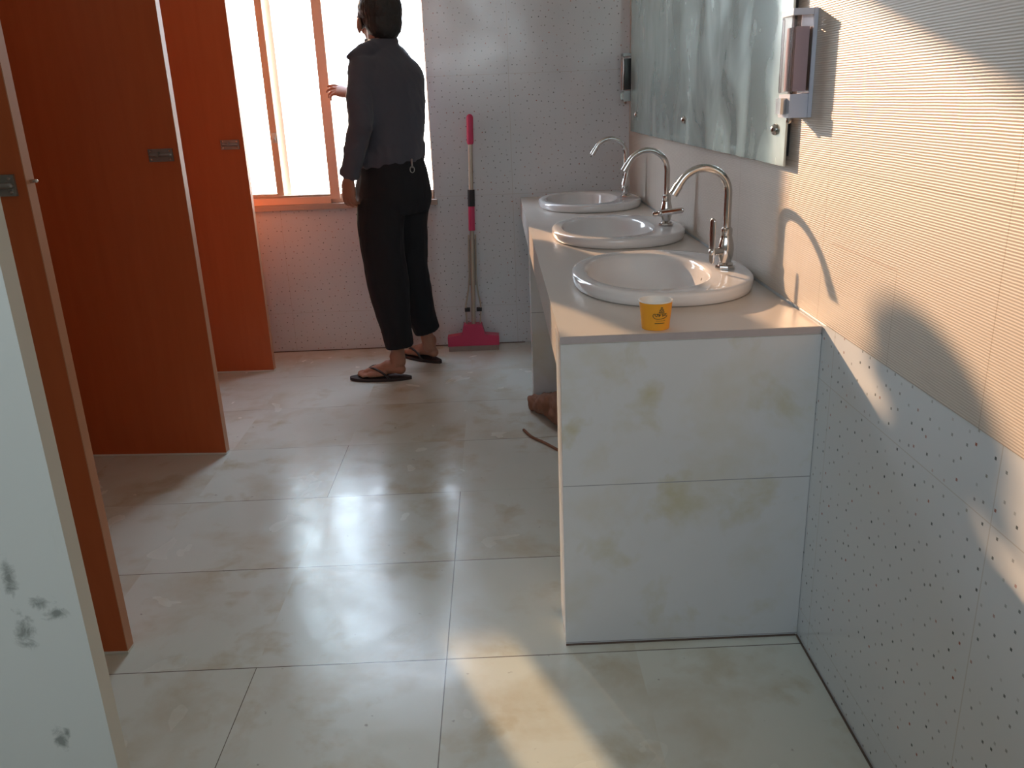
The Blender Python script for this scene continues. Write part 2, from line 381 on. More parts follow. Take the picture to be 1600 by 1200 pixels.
# far window
win = empty('window_1', ((WX0 + WX1) / 2, YB, WZ0), kind='structure')
def wpart(name, bm, mat, bevel=0.003):
    o = mk(name, bm, mat, bevel=bevel); o.parent = win; o.matrix_parent_inverse = Matrix.Translation(-win.location); return o
bm = bmesh.new()
box(bm, WX0, WX1, YB + 0.02, YB + 0.08, WZ0, WZ0 + 0.045)
box(bm, WX0, WX0 + 0.03, YB + 0.02, YB + 0.10, WZ0, WZ1); box(bm, WX1 - 0.006, WX1, YB + 0.02, YB + 0.12, WZ0, WZ1)
box(bm, WX0, WX1, YB + 0.02, YB + 0.12, WZ1 - 0.03, WZ1)
wpart('window_frame', bm, M_wood)
wpart('window_sill', B(WX0 + 0.002, WX1 + 0.015, YB - 0.025, YB + 0.145, WZ0 - 0.028, WZ0 - 0.001), M_sill)
# sliding sash one (left) and two (its stile runs past the left one)
bm = bmesh.new()
box(bm, -1.872, -1.836, YB + 0.035, YB + 0.06, WZ0 + 0.045, WZ1 - 0.03)
box(bm, WX0 + 0.03, WX0 + 0.066, YB + 0.035, YB + 0.06, WZ0 + 0.045, WZ1 - 0.03)
box(bm, WX0 + 0.066, -1.872, YB + 0.035, YB + 0.06, WZ0 + 0.045, WZ0 + 0.055)
wpart('sash', bm, M_wood)
bm = bmesh.new()
box(bm, -1.585, -1.534, YB + 0.0, YB + 0.03, WZ0 + 0.02, WZ1 - 0.03)
box(bm, -2.05, -1.585, YB + 0.0, YB + 0.03, WZ0 + 0.0, WZ0 + 0.035)
box(bm, -2.09, -2.05, YB + 0.0, YB + 0.03, WZ0 + 0.0, WZ1 - 0.03)
wpart('sash', bm, M_wood)
wpart('mullion', B(-1.850, -1.806, YB + 0.085, YB + 0.200, WZ0 + 0.005, WZ1 - 0.002), M_wood2)
wpart('pane', B(WX0 + 0.066, -1.872, YB + 0.045, YB + 0.049, WZ0 + 0.055, WZ1 - 0.03), M_glass, 0)
wpart('pane', B(-2.05, -1.585, YB + 0.013, YB + 0.017, WZ0 + 0.035, WZ1 - 0.03), M_glass, 0)
bm = bmesh.new(); box(bm, -1.862, -1.842, YB + 0.026, YB + 0.036, 1.125, 1.175); box(bm, -1.858, -1.846, YB + 0.015, YB + 0.03, 1.14, 1.152)
wpart('latch', bm, M_steel)
# parapet and sill ledge outside
mk('wall_outside', B(LX, 0.15, YB + 1.0, YB + 1.12, -0.5, 0.79), M_outer)['kind'] = 'structure'
# rear window
rw = empty('window_2', ((RX0 + RX1) / 2, RY, RZ0), kind='structure')
bm = bmesh.new()
box(bm, RX0, RX1, RY - 0.08, RY - 0.02, RZ0, RZ0 + 0.05); box(bm, RX0, RX1, RY - 0.08, RY - 0.02, RZ1 - 0.05, RZ1)
box(bm, RX0, RX1, RY - 0.08, RY - 0.02, 2.05, 2.12)
for x in (RX0, -2.6, -1.9, -1.2, RX1 - 0.05): box(bm, x, x + 0.06, RY - 0.08, RY - 0.02, RZ0, RZ1)
o = mk('window_frame', bm, M_wood2); o.parent = rw; o.matrix_parent_inverse = Matrix.Translation(-rw.location)
o = mk('pane', B(RX0, RX1, RY - 0.052, RY - 0.048, RZ0, RZ1), M_glass); o.parent = rw; o.matrix_parent_inverse = Matrix.Translation(-rw.location)

# ============================================================ toilet stall doors, standing open
def stall_door(free, ang, width, label, zl, bolt=False):
    """free = (x, y) of the near face at the free edge; ang = swing in degrees"""
    t = empty('stall_door', (free[0], free[1], 0.0), label, 'door', 'orange stall doors', rz=math.radians(ang))
    T = 0.032; H = 2.05; Z0 = 0.008
    mk('door_panel', B(-width, -0.002, 0.0, T, Z0, H), M_lam, t, bevel=0.001)
    mk('edge_band', B(-0.002, 0.0, 0.0, T, Z0, H), M_lamedge, t)
    mk('bottom_trim', B(-width, 0.0, -0.0015, T + 0.001, 0.001, Z0), M_trimw, t)
    lt = mk('latch', B(-0.110, -0.022, -0.006, 0.0, zl - 0.022, zl + 0.022), M_steel, t, bevel=0.002)
    bm = bmesh.new(); tube(bm, [(-0.10, -0.010, zl), (-0.03, -0.010, zl)], 0.006); box(bm, -0.075, -0.068, -0.022, -0.008, zl - 0.004, zl + 0.012)
    o = mk('bolt', bm, M_steel, lt, smooth=True)
    bm = bmesh.new()
    for x in (-0.10, -0.032):
        for dz in (-0.014, 0.014): lathe(bm, [(0.004, 0), (0.003, 0.002), (0.0005, 0.0025)], (x, -0.006, zl + dz), 10, M=Matrix(((1, 0, 0), (0, 0, -1), (0, 1, 0))))
    mk('screws', bm, M_chr, lt)
    if bolt:
        bm = bmesh.new(); tube(bm, [(-0.004, T * .5, zl + 0.005), (0.012, T * .5, zl + 0.006)], 0.004); mk('strike_pin', bm, M_chr, t, smooth=True)
    for z in (0.25, 1.1, 1.85):
        bm = bmesh.new(); tube(bm, [(-width - 0.006, T + 0.004, z - 0.05), (-width - 0.006, T + 0.004, z + 0.05)], 0.007); mk('hinge', bm, M_steel, t, smooth=True)
    return t
stall_door((-1.690, 0.046), -1.0, 0.72, 'orange laminate stall door nearest the camera, mostly hidden by the white wall end', 1.166, True)
stall_door((-1.823, 1.327), -4.0, 0.70, 'middle orange stall door standing open, wide face with grey latch', 1.155)
stall_door((-1.902, 2.420), -1.6, 0.70, 'farthest orange stall door standing open beside the window', 1.14)
for i, (y0, y1, x) in enumerate(((0.10, 0.50, -2.44), (1.42, 1.72, -2.535), (0.75, 1.325, -2.535), (1.95, 2.37, -2.62), (2.47, 2.765, -2.62))):
    pnl = mk('stall_partition', B(x - 0.032, x - 0.006, y0, y1, 0.004, 2.05), M_lam, bevel=0.001)
    tag(pnl, ['orange fixed stall panel behind the nearest door', 'orange fixed stall panel just past the middle door', 'orange fixed stall panel before the middle door',
              'orange fixed stall panel before the farthest door', 'orange fixed stall panel between the farthest door and the back wall'][i], 'partition', 'fixed stall panels')

# ============================================================ wash counter
cnt = empty('wash_counter', (-CW / 2, 1.4, 0), 'long tiled wash counter with beige top holding three basins', 'counter')
def cpart(name, bm, mat, **k):
    o = mk(name, bm, mat, **k); o.parent = cnt; o.matrix_parent_inverse = Matrix.Translation(-cnt.location); return o
SY = [0.530, 1.375, 2.33]; SCX = -0.262
top = cpart('countertop', B(-CW, -0.0035, 0.0, YB - 0.002, HC - 0.018, HC), M_counter)
for i, sy in enumerate(SY):
    bmc = bmesh.new()
    lathe(bmc, [(1, -0.1), (1, 0.1)], (0, 0, 0), 40)
    bmesh.ops.scale(bmc, vec=(0.200, 0.265, 1), verts=bmc.verts); bmesh.ops.translate(bmc, vec=(SCX - 0.02, sy, HC), verts=bmc.verts)
    bmesh.ops.recalc_face_normals(bmc, faces=bmc.faces)
    mc = bpy.data.meshes.new('c'); bmc.to_mesh(mc); bmc.free(); oc = bpy.data.objects.new('cutter', mc); COL.objects.link(oc)
    md = top.modifiers.new('b', 'BOOLEAN'); md.operation = 'DIFFERENCE'; md.object = oc; md.solver = 'EXACT'
bpy.context.view_layer.update()
nm = bpy.data.meshes.new_from_object(top.evaluated_get(bpy.context.evaluated_depsgraph_get()))
top.modifiers.clear(); top.data = nm; nm.name = 'countertop'
for o in [o for o in bpy.data.objects if o.name.startswith('cutter')]: bpy.data.objects.remove(o)
cpart('end_edge_strip', B(-CW - 0.001, -0.004, -0.0035, -0.0002, HC - 0.0155, HC - 0.001), M_edge)
cpart('end_panel', B(-CW, -0.001, 0.0, 0.15, 0.0, HC - 0.0185), M_panel)
cpart('support_panel', B(-CW, -0.004, 1.69, 1.82, 0.0, HC - 0.0185), M_panel)
cpart('front_apron', B(-CW, -CW + 0.022, 0.15, 1.69, 0.690, HC - 0.0185), M_counter)
cpart('front_apron', B(-CW, -CW + 0.022, 1.82, YB - 0.003, 0.690, HC - 0.0185), M_counter)
cpart('grout_line', B(-CW, -0.005, -0.003, -0.0002, 0.0, 0.004), M_grout)

# ---- basins
def se(a, b, t, p=2.25):
    c, s = math.cos(t), math.sin(t)
    return a * math.copysign(abs(c) ** (2 / p), c), b * math.copysign(abs(s) ** (2 / p), s)
def make_basin(loc, label):
    t = empty('wash_basin', loc, label, 'sink', 'white oval basins on the counter')
    n = 72; rs = []
    def R(cx, a, b, z, p=2.2): rs.append([(cx + se(a, b, 2 * math.pi * i / n, p)[0], se(a, b, 2 * math.pi * i / n, p)[1], z) for i in range(n)])
    h = 0.036
    R(-0.015, 0.205, 0.268, 0.0005, 2.1); R(0, 0.234, 0.304, 0.0005); R(0, 0.240, 0.310, 0.004); R(0, 0.2425, 0.3125, 0.014); R(0, 0.2425, 0.3125, h - 0.009); R(0, 0.240, 0.310, h - 0.003); R(0, 0.234, 0.304, h - 0.0005); R(-0.004, 0.226, 0.296, h)
    R(-0.036, 0.172, 0.256, h - 0.0005, 2.1); R(-0.037, 0.167, 0.250, h - 0.003, 2.1); R(-0.038, 0.162, 0.244, h - 0.014, 2.1)
    for k in range(1, 10):
        q = k / 9; f = math.cos(q * math.pi / 2 * 0.93); R(-0.039, 0.160 * f + 0.002, 0.240 * f + 0.002, h - 0.018 - 0.125 * math.sin(q * math.pi / 2), 2.05)
    for k in range(9, 0, -1):
        q = k / 9; f = math.cos(q * math.pi / 2 * 0.93); R(-0.039, 0.160 * f + 0.012, 0.240 * f + 0.012, h - 0.018 - 0.138 * math.sin(q * math.pi / 2), 2.05)
    bm = bmesh.new(); vr = rings(bm, rs, caps=False)
    for i in range(n):
        j = (i + 1) % n; bm.faces.new((vr[-1][i], vr[-1][j], vr[0][j], vr[0][i]))
    body = mk('basin_bowl', bm, M_cer, t, smooth=True, sharp=60)
    bm = bmesh.new(); lathe(bm, [(0.001, 0.004), (0.010, 0.003), (0.012, 0.001), (0.024, 0.003), (0.028, 0.0)], (-0.039, 0, h - 0.1425), 28); mk('drain', bm, M_chr, t, smooth=True)
    bm = bmesh.new(); lathe(bm, [(0.0045, 0), (0.004, 0.001), (0.0005, 0.0012)], (0.1135, -0.02, h - 0.030), 14, M=Matrix.Rotation(math.radians(-70), 3, 'Y')); mk('overflow_hole', bm, M_black, t)
    return t
bl = ['white oval basin nearest the yellow cup', 'white oval basin between the nearest and the farthest basins', 'white oval basin farthest away at the back wall end']
for sy, l in zip(SY, bl): make_basin((SCX, sy, HC), l)

# ---- taps
def make_tap(loc, spout, lever, label, leverpitch=0, r=0.075):
    """spout, lever: world directions in degrees"""
    t = empty('tap', loc, label, 'faucet', 'chrome swan neck taps')
    bm = bmesh.new()
    hexr = [(0.027, 0.0), (0.028, 0.004), (0.026, 0.009)]
    lathe(bm, hexr, (0, 0, 0), 8)
    mk('base_nut', bm, M_chr, t, smooth=True)
    bm = bmesh.new()
    lathe(bm, [(0.018, 0.006), (0.021, 0.012), (0.015, 0.017), (0.0165, 0.024), (0.020, 0.036), (0.0215, 0.050), (0.0205, 0.066), (0.0165, 0.082), (0.0145, 0.090), (0.0155, 0.093), (0.0155, 0.108), (0.0115, 0.112)], (0, 0, 0), 32)
    mk('tap_body', bm, M_chr, t, smooth=True)
    d = Vector((math.cos(math.radians(spout)), math.sin(math.radians(spout)), 0))
    zc = 0.272 - r
    pts = [Vector((0, 0, 0.105)), Vector((0, 0, 0.15)), Vector((0, 0, zc))]
    for k in range(1, 19):
        a = math.pi - math.radians(k * 152 / 18); pts.append(d * (r + r * math.cos(a)) + Vector((0, 0, zc + r * 0.98 * math.sin(a))))
    tp = pts[-1]; td = (pts[-1] - pts[-2]).normalized(); pts.append(tp + td * 0.012)
    bm = bmesh.new(); tube(bm, pts, 0.0102, 18); sp_ = mk('spout', bm, M_chr, t, smooth=True, sharp=0)
    bm = bmesh.new(); e0 = pts[-1]; tube(bm, [e0 - td * 0.004, e0 + td * 0.024], 0.0122, 18, dome=False); mk('aerator', bm, M_chr, sp_, smooth=True)
    l = Vector((math.cos(math.radians(lever)), math.sin(math.radians(lever)), 0))
    bm = bmesh.new(); tube(bm, [l * 0.012 + Vector((0, 0, 0.050)), l * 0.034 + Vector((0, 0, 0.050)), l * 0.050 + Vector((0, 0, 0.050))], [0.012, 0.009, 0.011], 16)
    lv = mk('valve_stem', bm, M_chr, t, smooth=True)
    bm = bmesh.new(); c = l * 0.052
    a = math.radians(leverpitch); dirv = Vector((0, 0, 1)) * math.cos(a) + Vector((-l.y, l.x, 0)) * math.sin(a)
    P = [c + Vector((0, 0, 0.05)) - dirv * 0.022, c + Vector((0, 0, 0.05)), c + Vector((0, 0, 0.05)) + dirv * 0.05, c + Vector((0, 0, 0.05)) + dirv * 0.082]
    tube(bm, P, [0.0100, 0.0110, 0.0105, 0.0095], 16, flat=0.42, flatdir=l); mk('lever', bm, M_chr, lv, smooth=True)
    return t
ZR = HC + 0.0362
make_tap((-0.086, 0.503, ZR), 181, 210, 'chrome swan neck tap on the nearest basin, lever upright', 0, 0.069)
make_tap((-0.086, 1.334, ZR), 185, 235, 'chrome swan neck tap on the middle basin, lever turned sideways', 80)
make_tap((-0.094, 2.280, ZR), 184, 255, 'chrome swan neck tap on the farthest basin by the back wall', 10)

# ============================================================ mirror
mir = empty('mirror', (-0.022, 1.42, 1.123), 'large frameless wall mirror with streaky aged silvering above the basins', 'mirror')
def mpart(name, bm, mat, **k):
    o = mk(name, bm, mat, **k); o.parent = mir; o.matrix_parent_inverse = Matrix.Translation(-mir.location); return o
mpart('mirror_glass', B(-0.023, -0.018, 0.265, 2.60, 1.123, 2.25), M_mirror, bevel=0.0008)
mpart('backing_board', B(-0.0175, -0.0035, 0.29, 2.58, 1.145, 2.23), M_black)
for y, z in ((0.335, 1.205), (1.36, 1.205), (2.42, 1.205)):
    bm = bmesh.new(); lathe(bm, [(0.013, 0), (0.0135, 0.003), (0.011, 0.008), (0.004, 0.012), (0.0005, 0.0125)], (-0.0232, y, z), 20, M=Matrix(((0, 0, -1), (0, 1, 0), (1, 0, 0))))
    mpart('fixing_screw', bm, M_chr, smooth=True)

# ============================================================ soap dispensers
def dispenser(loc, label, chrome):
    t = empty('soap_dispenser', loc, label, 'soap dispenser')
    body = M_steel if chrome else M_blue
    # local: x from -0.075 to 0 (wall), y 0..0.09, z 0..0.23
    mk('back_plate', B(-0.012, -0.0035, 0.0, 0.078, 0.0, 0.224), body, t, bevel=0.003)
    mk('pump_housing', B(-0.053, -0.0125, 0.002, 0.076, 0.0, 0.050), body, t, bevel=0.006)
    bm = bmesh.new(); box(bm, -0.055, -0.0125, 0.003, 0.075, 0.052, 0.210)
    mk('clear_tank', bm, M_clear, t, bevel=0.012, smooth=True)
    if not chrome: mk('soap', B(-0.046, -0.017, 0.009, 0.069, 0.056, 0.188), M_soap, t, bevel=0.009, smooth=True)
    else: mk('soap', B(-0.046, -0.017, 0.009, 0.069, 0.056, 0.200), M_black, t, bevel=0.009, smooth=True)
    bm = bmesh.new(); box(bm, -0.057, -0.0125, 0.001, 0.077, 0.2105, 0.224); mk('lid', bm, body if chrome else M_clear if False else M_blue, t, bevel=0.006, smooth=True)
    for y in (0.007, 0.071):
        bm = bmesh.new(); tube(bm, [(-0.054, y, 0.056), (-0.054, y, 0.206)], 0.003); mk('tank_rib', bm, M_chr if chrome else M_clear, t, smooth=True)
    bm = bmesh.new(); box(bm, -0.066, -0.0535, 0.022, 0.056, 0.008, 0.042); pl = mk('push_lever', bm, M_chr, t, bevel=0.005, smooth=True)
    bm = bmesh.new(); tube(bm, [(-0.04, 0.038, 0.004), (-0.04, 0.038, -0.008)], 0.006); mk('nozzle', bm, M_chr, t, smooth=True)
    return t
dispenser((0.0, 0.158, 1.236), 'pale plastic soap dispenser with pink soap beside the near edge of the mirror', False)
dispenser((-0.0, 2.63, 1.265), 'grey and chrome soap dispenser in the far corner behind the farthest tap', True)

# ============================================================ yellow paper cup
cup = empty('paper_cup', (-0.362, 0.046, HC), 'small yellow paper cup with white rim and dark printed emblem on the counter edge', 'cup')
H_ = 0.065; r0 = 0.0305; r1 = 0.0368
bm = bmesh.new()
lathe(bm, [(r0 - 0.001, 0.0), (r0, 0.0005), (r1, H_ - 0.003), (r1 - 0.0006, H_ - 0.004), (r0 - 0.001, 0.006), (0.001, 0.006)], n=48); mk('cup_wall', bm, M_cup, cup, smooth=True)
bm = bmesh.new()
lathe(bm, [(r1 - 0.0010, H_ - 0.001), (r0 - 0.0018, 0.008), (0.001, 0.008), (0.001, 0.0085), (r0 - 0.0026, 0.0085), (r1 - 0.0026, H_ - 0.001), (r1 - 0.0010, H_ - 0.001)], n=48, caps=False); mk('cup_lining', bm, M_paper, cup, smooth=True)
bm = bmesh.new()
for k in range(1): 
    n = 48; mrs = []
    for i in range(n):
        a = 2 * math.pi * i / n; mrs.append([Vector(((r1 + 0.0016 * math.cos(b)) * math.cos(a), (r1 + 0.0016 * math.cos(b)) * math.sin(a), H_ - 0.0015 + 0.0018 * math.sin(b))) for b in [2 * math.pi * j / 8 for j in range(8)]])
    vr = [[bm.verts.new(p) for p in r] for r in mrs]
    for i in range(n):
        for j in range(8): bm.faces.new((vr[i][j], vr[(i + 1) % n][j], vr[(i + 1) % n][(j + 1) % 8], vr[i][(j + 1) % 8]))
mk('rolled_rim', bm, M_paper, cup, smooth=True)
bm = bmesh.new()
A0 = math.radians(-103)      # direction facing the camera
def onc(u, v):               # u to the right (m), v height (m)
    r = r0 + (r1 - r0) * v / H_ + 0.0004; a = A0 + (u + 0.008) / r
    return Vector((r * math.cos(a), r * math.sin(a), v))
def stroke(P, wd=0.0007):
    pts = []
    for (u0, v0), (u1, v1) in zip(P[:-1], P[1:]):
        for s in range(3): pts.append(onc(u0 + (u1 - u0) * s / 3, v0 + (v1 - v0) * s / 3))
    pts.append(onc(*P[-1])); tube(bm, pts, wd, 6)
mmu = lambda L: [(a * 0.00125 + 0.001, (b - 36) * 0.00118 + 0.0345) for a, b in L]
# script lettering with flourish, crown shaped device above, small line of text below
for L in ([(-10, 34), (-7, 31), (-3, 30), (3, 30), (9, 31), (14, 33), (16, 36)],
          [(-10, 34), (-11, 37), (-9, 40), (-6, 40), (-7, 37), (-4, 35), (-2, 38), (-4, 40)],
          [(-4, 40), (-1, 40), (4, 40)], [(0, 40), (0, 35), (3, 38), (0, 37)], [(5, 40), (11, 40), (15, 39)], [(7, 40), (7, 35), (10, 38), (12, 35), (12, 40)],
          [(1, 44), (3, 47), (5, 44), (7, 47), (9, 44)], [(0, 43), (5, 42.4), (10, 43)], [(5, 48), (5, 52)], [(3, 51), (5, 53), (7, 51)],
          [(1, 47), (3, 49), (5, 48), (8, 49), (9, 47)]):
    stroke(mmu(L))
for a, b in ((-7, -4.5), (-4, -2.5), (-2, 1), (2, 3.5), (4.5, 7), (8, 10)): stroke(mmu([(a, 21.5), (b, 21.5)]), 0.0008)
stroke(mmu([(-5, 26.5), (4, 26), (12, 27)]), 0.0004)
mk('printed_emblem', bm, M_print, cup)

# ============================================================ sponge mop leaning on the back wall
mop = empty('sponge_mop', (-0.865, 2.70, 0), 'magenta headed sponge mop standing against the back wall', 'mop')
def leanp(z, dx=0.0, dy=0.0):     # pole axis
    return Vector((0.0 + 0.031 * z + dx, -0.02 + 0.061 * z + dy - 0.012, z))
def mt(name, z0, z1, r, mat, parent=mop, dx=0.0, dx1=None, dome=False):
    bm = bmesh.new(); tube(bm, [leanp(z0, dx), leanp(z1, dx if dx1 is None else dx1)], r, 16, dome=dome); return mk(name, bm, mat, parent, smooth=True)
bm = bmesh.new()
P = [(-0.140, 0.0), (-0.140, 0.052), (-0.062, 0.062), (-0.050, 0.118), (0.050, 0.118), (0.064, 0.062), (0.140, 0.052), (0.140, 0.0)]
P = [(x, z) for x, z in P]
fa = [bm.verts.new((x, -0.055, z + 0.028)) for x, z in P]; fb = [bm.verts.new((x, 0.005, z + 0.028)) for x, z in P]
bm.faces.new(fa); bm.faces.new(list(reversed(fb)))
for i in range(len(P)):
    j = (i + 1) % len(P); bm.faces.new((fa[j], fa[i], fb[i], fb[j]))
hd = mk('mop_head', bm, M_pink, mop, bevel=0.006, smooth=True)
mk('sponge', B(-0.136, 0.136, -0.058, 0.004, 0.0, 0.0275), M_sponge, hd, bevel=0.004)
mt('collar', 0.645, 0.770, 0.017, M_pink); mt('foam_grip', 0.770, 0.855, 0.0185, M_black); mt('pole', 0.13, 1.16, 0.0115, M_pole)
mt('hand_grip', 1.095, 1.215, 0.0175, M_pink, dome=True)
mt('guide_rod', 0.355, 0.60, 0.0035, M_chr, dx=-0.016); mt('guide_rod', 0.355, 0.60, 0.0035, M_chr, dx=0.016)
bm = bmesh.new()
for s in (-1, 1):
    tube(bm, [leanp(0.62, 0.018 * s), leanp(0.40, 0.018 * s), leanp(0.33, 0.024 * s), leanp(0.25, 0.040 * s), leanp(0.205, 0.040 * s), leanp(0.14, 0.036 * s)], 0.0045, 8)
mk('squeeze_bracket', bm, M_pole, mop, smooth=True)
for s in (-1, 1):
    bm = bmesh.new(); c = leanp(0.225, 0.032 * s); box(bm, c.x - 0.014, c.x + 0.014, c.y - 0.018, c.y + 0.01, c.z - 0.010, c.z + 0.008); mk('clip', bm, M_black, mop, bevel=0.002)

# ============================================================ brown cloth bundle under the counter
def lump(co, nr): return co + nr * (0.016 * noise.noise(co * 14) + 0.010 * noise.noise(Vector((co.x * 60, co.y * 12, co.z * 30))))
bm = bmesh.new()
tube(bm, [(-0.14, 0.30, 0.05), (-0.02, 0.10, 0.10), (0.02, -0.05, 0.08), (0.10, -0.26, 0.05)], [0.05, 0.085, 0.075, 0.045], 18)
tube(bm, [(-0.02, 0.26, 0.05), (0.05, 0.1, 0.10), (0.12, -0.08, 0.09), (0.2, -0.14, 0.05)], [0.04, 0.08, 0.08, 0.05], 18)
bun = empty('cloth_bundle', (-0.475, 1.46, 0.0), 'brown crumpled cloth bundle lying under the counter', 'bundle')
o = baked('cloth', bm, M_sack, bun, 0.009, 3, lump)
zm = min(v.co.z for v in o.data.vertices)
for v in o.data.vertices: v.co.z -= zm; v.co *= 0.72
bm = bmesh.new(); tube(bm, catmull([(-0.16, -0.02, 0.006), (-0.13, -0.10, 0.006), (-0.08, -0.17, 0.006), (-0.03, -0.25, 0.005), (0.01, -0.31, 0.005)], 5), 0.0055, 8); mk('cord', bm, M_sack, bun, smooth=True)

# ============================================================ the person at the window
per = empty('person', (-1.19, 2.33, 0), 'person in charcoal shirt and black trousers seen from behind, holding the window sash', 'person')
F = Vector((-0.72, 0.69, 0)).normalized(); Rr = Vector((F.y, -F.x, 0)); Z = Vector((0, 0, 1)); O = Vector((0, 0, 0)); OFF = Vector((-1.19, 2.33, 0))
def W(x, y, z): return Vector((x, y, z)) - OFF
def sect(bm, keys, n=36, k=5, p=2.3, Fd=F, Rd=Rr):
    """keys: (cx, cy, cz, half width, half depth)"""
    rs = []
    for cx, cy, cz, a, b in ipol(keys, k):
        rs.append([W(cx, cy, cz) + Rd * se(a, b, 2 * math.pi * i / n, p)[0] + Fd * se(a, b, 2 * math.pi * i / n, p)[1] for i in range(n)])
    rings(bm, rs)
TC = (-1.185, 2.345)
# --- joints
SL = (-1.292, 2.222, 1.448); EL = (-1.300, 2.150, 1.205); WL = (-1.380, 2.185, 0.985)
SR = (-1.098, 2.430, 1.420); ER = (-1.112, 2.600, 1.235); WR = (-1.402, 2.700, 1.348)
# --- body: one continuous skin
bm = bmesh.new()
Fh = Vector((-0.52, 0.85, 0)).normalized(); Rh = Vector((Fh.y, -Fh.x, 0)); HCn = Vector((-1.207, 2.385, 1.668))
Mh = Matrix((Rh, Fh, Z)).transposed()
def HP(r, f, z): return W(*(HCn + Rh * r * 1.08 + Fh * f * 1.05 + Z * z * 1.04))
ellipsoid(bm, HP(0, -0.012, 0.020), (0.080, 0.096, 0.092), Mh, 28)           # cranium
ellipsoid(bm, HP(0, 0.030, -0.045), (0.060, 0.068, 0.075), Mh, 24)           # face
ellipsoid(bm, HP(0, 0.062, -0.095), (0.030, 0.028, 0.022), Mh, 16)           # chin
tube(bm, [HP(0, 0.092, 0.004), HP(0, 0.108, -0.022), HP(0, 0.112, -0.030)], [0.008, 0.012, 0.013], 10)  # nose
for s in (-1, 1):
    ellipsoid(bm, HP(0.030 * s, 0.086, 0.012), (0.017, 0.010, 0.008), Mh, 12)  # brow
    ellipsoid(bm, HP(0.030 * s, 0.084, -0.004), (0.013, 0.010, 0.008), Mh, 12)  # eye
    ellipsoid(bm, HP(0.088 * s, 0.010, -0.030), (0.011, 0.019, 0.034), Mh, 14)  # ear
    ellipsoid(bm, HP(0.042 * s, 0.055, -0.045), (0.020, 0.025, 0.020), Mh, 12)  # cheek
ellipsoid(bm, HP(0, 0.094, -0.060), (0.023, 0.010, 0.006), Mh, 12); ellipsoid(bm, HP(0, 0.090, -0.071), (0.019, 0.010, 0.007), Mh, 12)  # lips
tube(bm, [W(-1.192, 2.35, 1.46), W(-1.200, 2.358, 1.54), W(-1.205, 2.365, 1.62)], [0.066, 0.060, 0.060], 20)
sect(bm, [(*TC, 0.86, 0.13, 0.095), (*TC, 1.0, 0.135, 0.095), (*TC, 1.2, 0.14, 0.09), (*TC, 1.38, 0.155, 0.09), (*TC, 1.46, 0.12, 0.07), (*TC, 1.52, 0.06, 0.05)], 24, 3)
tube(bm, [W(*SL), W(*EL), W(*WL)], [0.045, 0.038, 0.026], 14); tube(bm, [W(*SR), W(*ER), W(*WR)], [0.045, 0.038, 0.026], 14)
LEGL = [(-1.245, 2.27, 0.90), (-1.245, 2.215, 0.50), (-1.222, 2.205, 0.09)]; LEGR = [(-1.125, 2.41, 0.90), (-1.150, 2.44, 0.50), (-1.092, 2.465, 0.09)]
for Lg in (LEGL, LEGR):
    P = [W(*p) for p in Lg]; tube(bm, [P[0], P[0].lerp(P[1], 0.5), P[1], P[1].lerp(P[2], 0.35), P[1].lerp(P[2], 0.8), P[2]], [0.075, 0.065, 0.048, 0.050, 0.033, 0.034], 18)
def foot(h, d, wid=1.0, side=1, sc_=1.10):
    """h heel point on sandal (world), d forward direction, side +1 = big toe to the right of travel"""
    d = Vector(d).normalized(); s = Vector((d.y, -d.x, 0)); b = W(*h)
    Q = lambda f, q, z: b + d * f * sc_ + s * q * side * sc_ + Z * z
    tube(bm, [Q(0.028, 0, 0.036), Q(0.045, 0, 0.045), Q(0.09, 0, 0.042), Q(0.14, 0.002, 0.030), Q(0.185, 0.003, 0.020)], [0.026, 0.030, 0.030, 0.029, 0.018], 16)
    tube(bm, [Q(0.045, 0, 0.10), Q(0.050, 0, 0.062), Q(0.085, 0, 0.056), Q(0.13, 0.002, 0.036)], [0.033, 0.032, 0.028, 0.020], 16)
    tube(bm, [Q(0.10, -0.020, 0.024), Q(0.165, -0.024, 0.016)], [0.017, 0.014], 12); tube(bm, [Q(0.11, 0.022, 0.026), Q(0.175, 0.024, 0.017)], [0.019, 0.016], 12)
    for q, L, r in ((0.027, 0.232, 0.0115), (0.009, 0.232, 0.0085), (-0.006, 0.225, 0.008), (-0.019, 0.215, 0.0075), (-0.031, 0.204, 0.0075)):
        tube(bm, [Q(0.165, q * 0.9, 0.016), Q(L - 0.022, q, 0.015), Q(L - 0.008, q, 0.010)], [r * 1.05, r, r * 0.95], 10)
    return Q
SOLE = 0.016
QL = foot((-1.186, 2.195, SOLE), (-1, 0.10, 0), side=1); QR = foot((-1.048, 2.448, SOLE), (-0.75, 0.66, 0), side=-1)
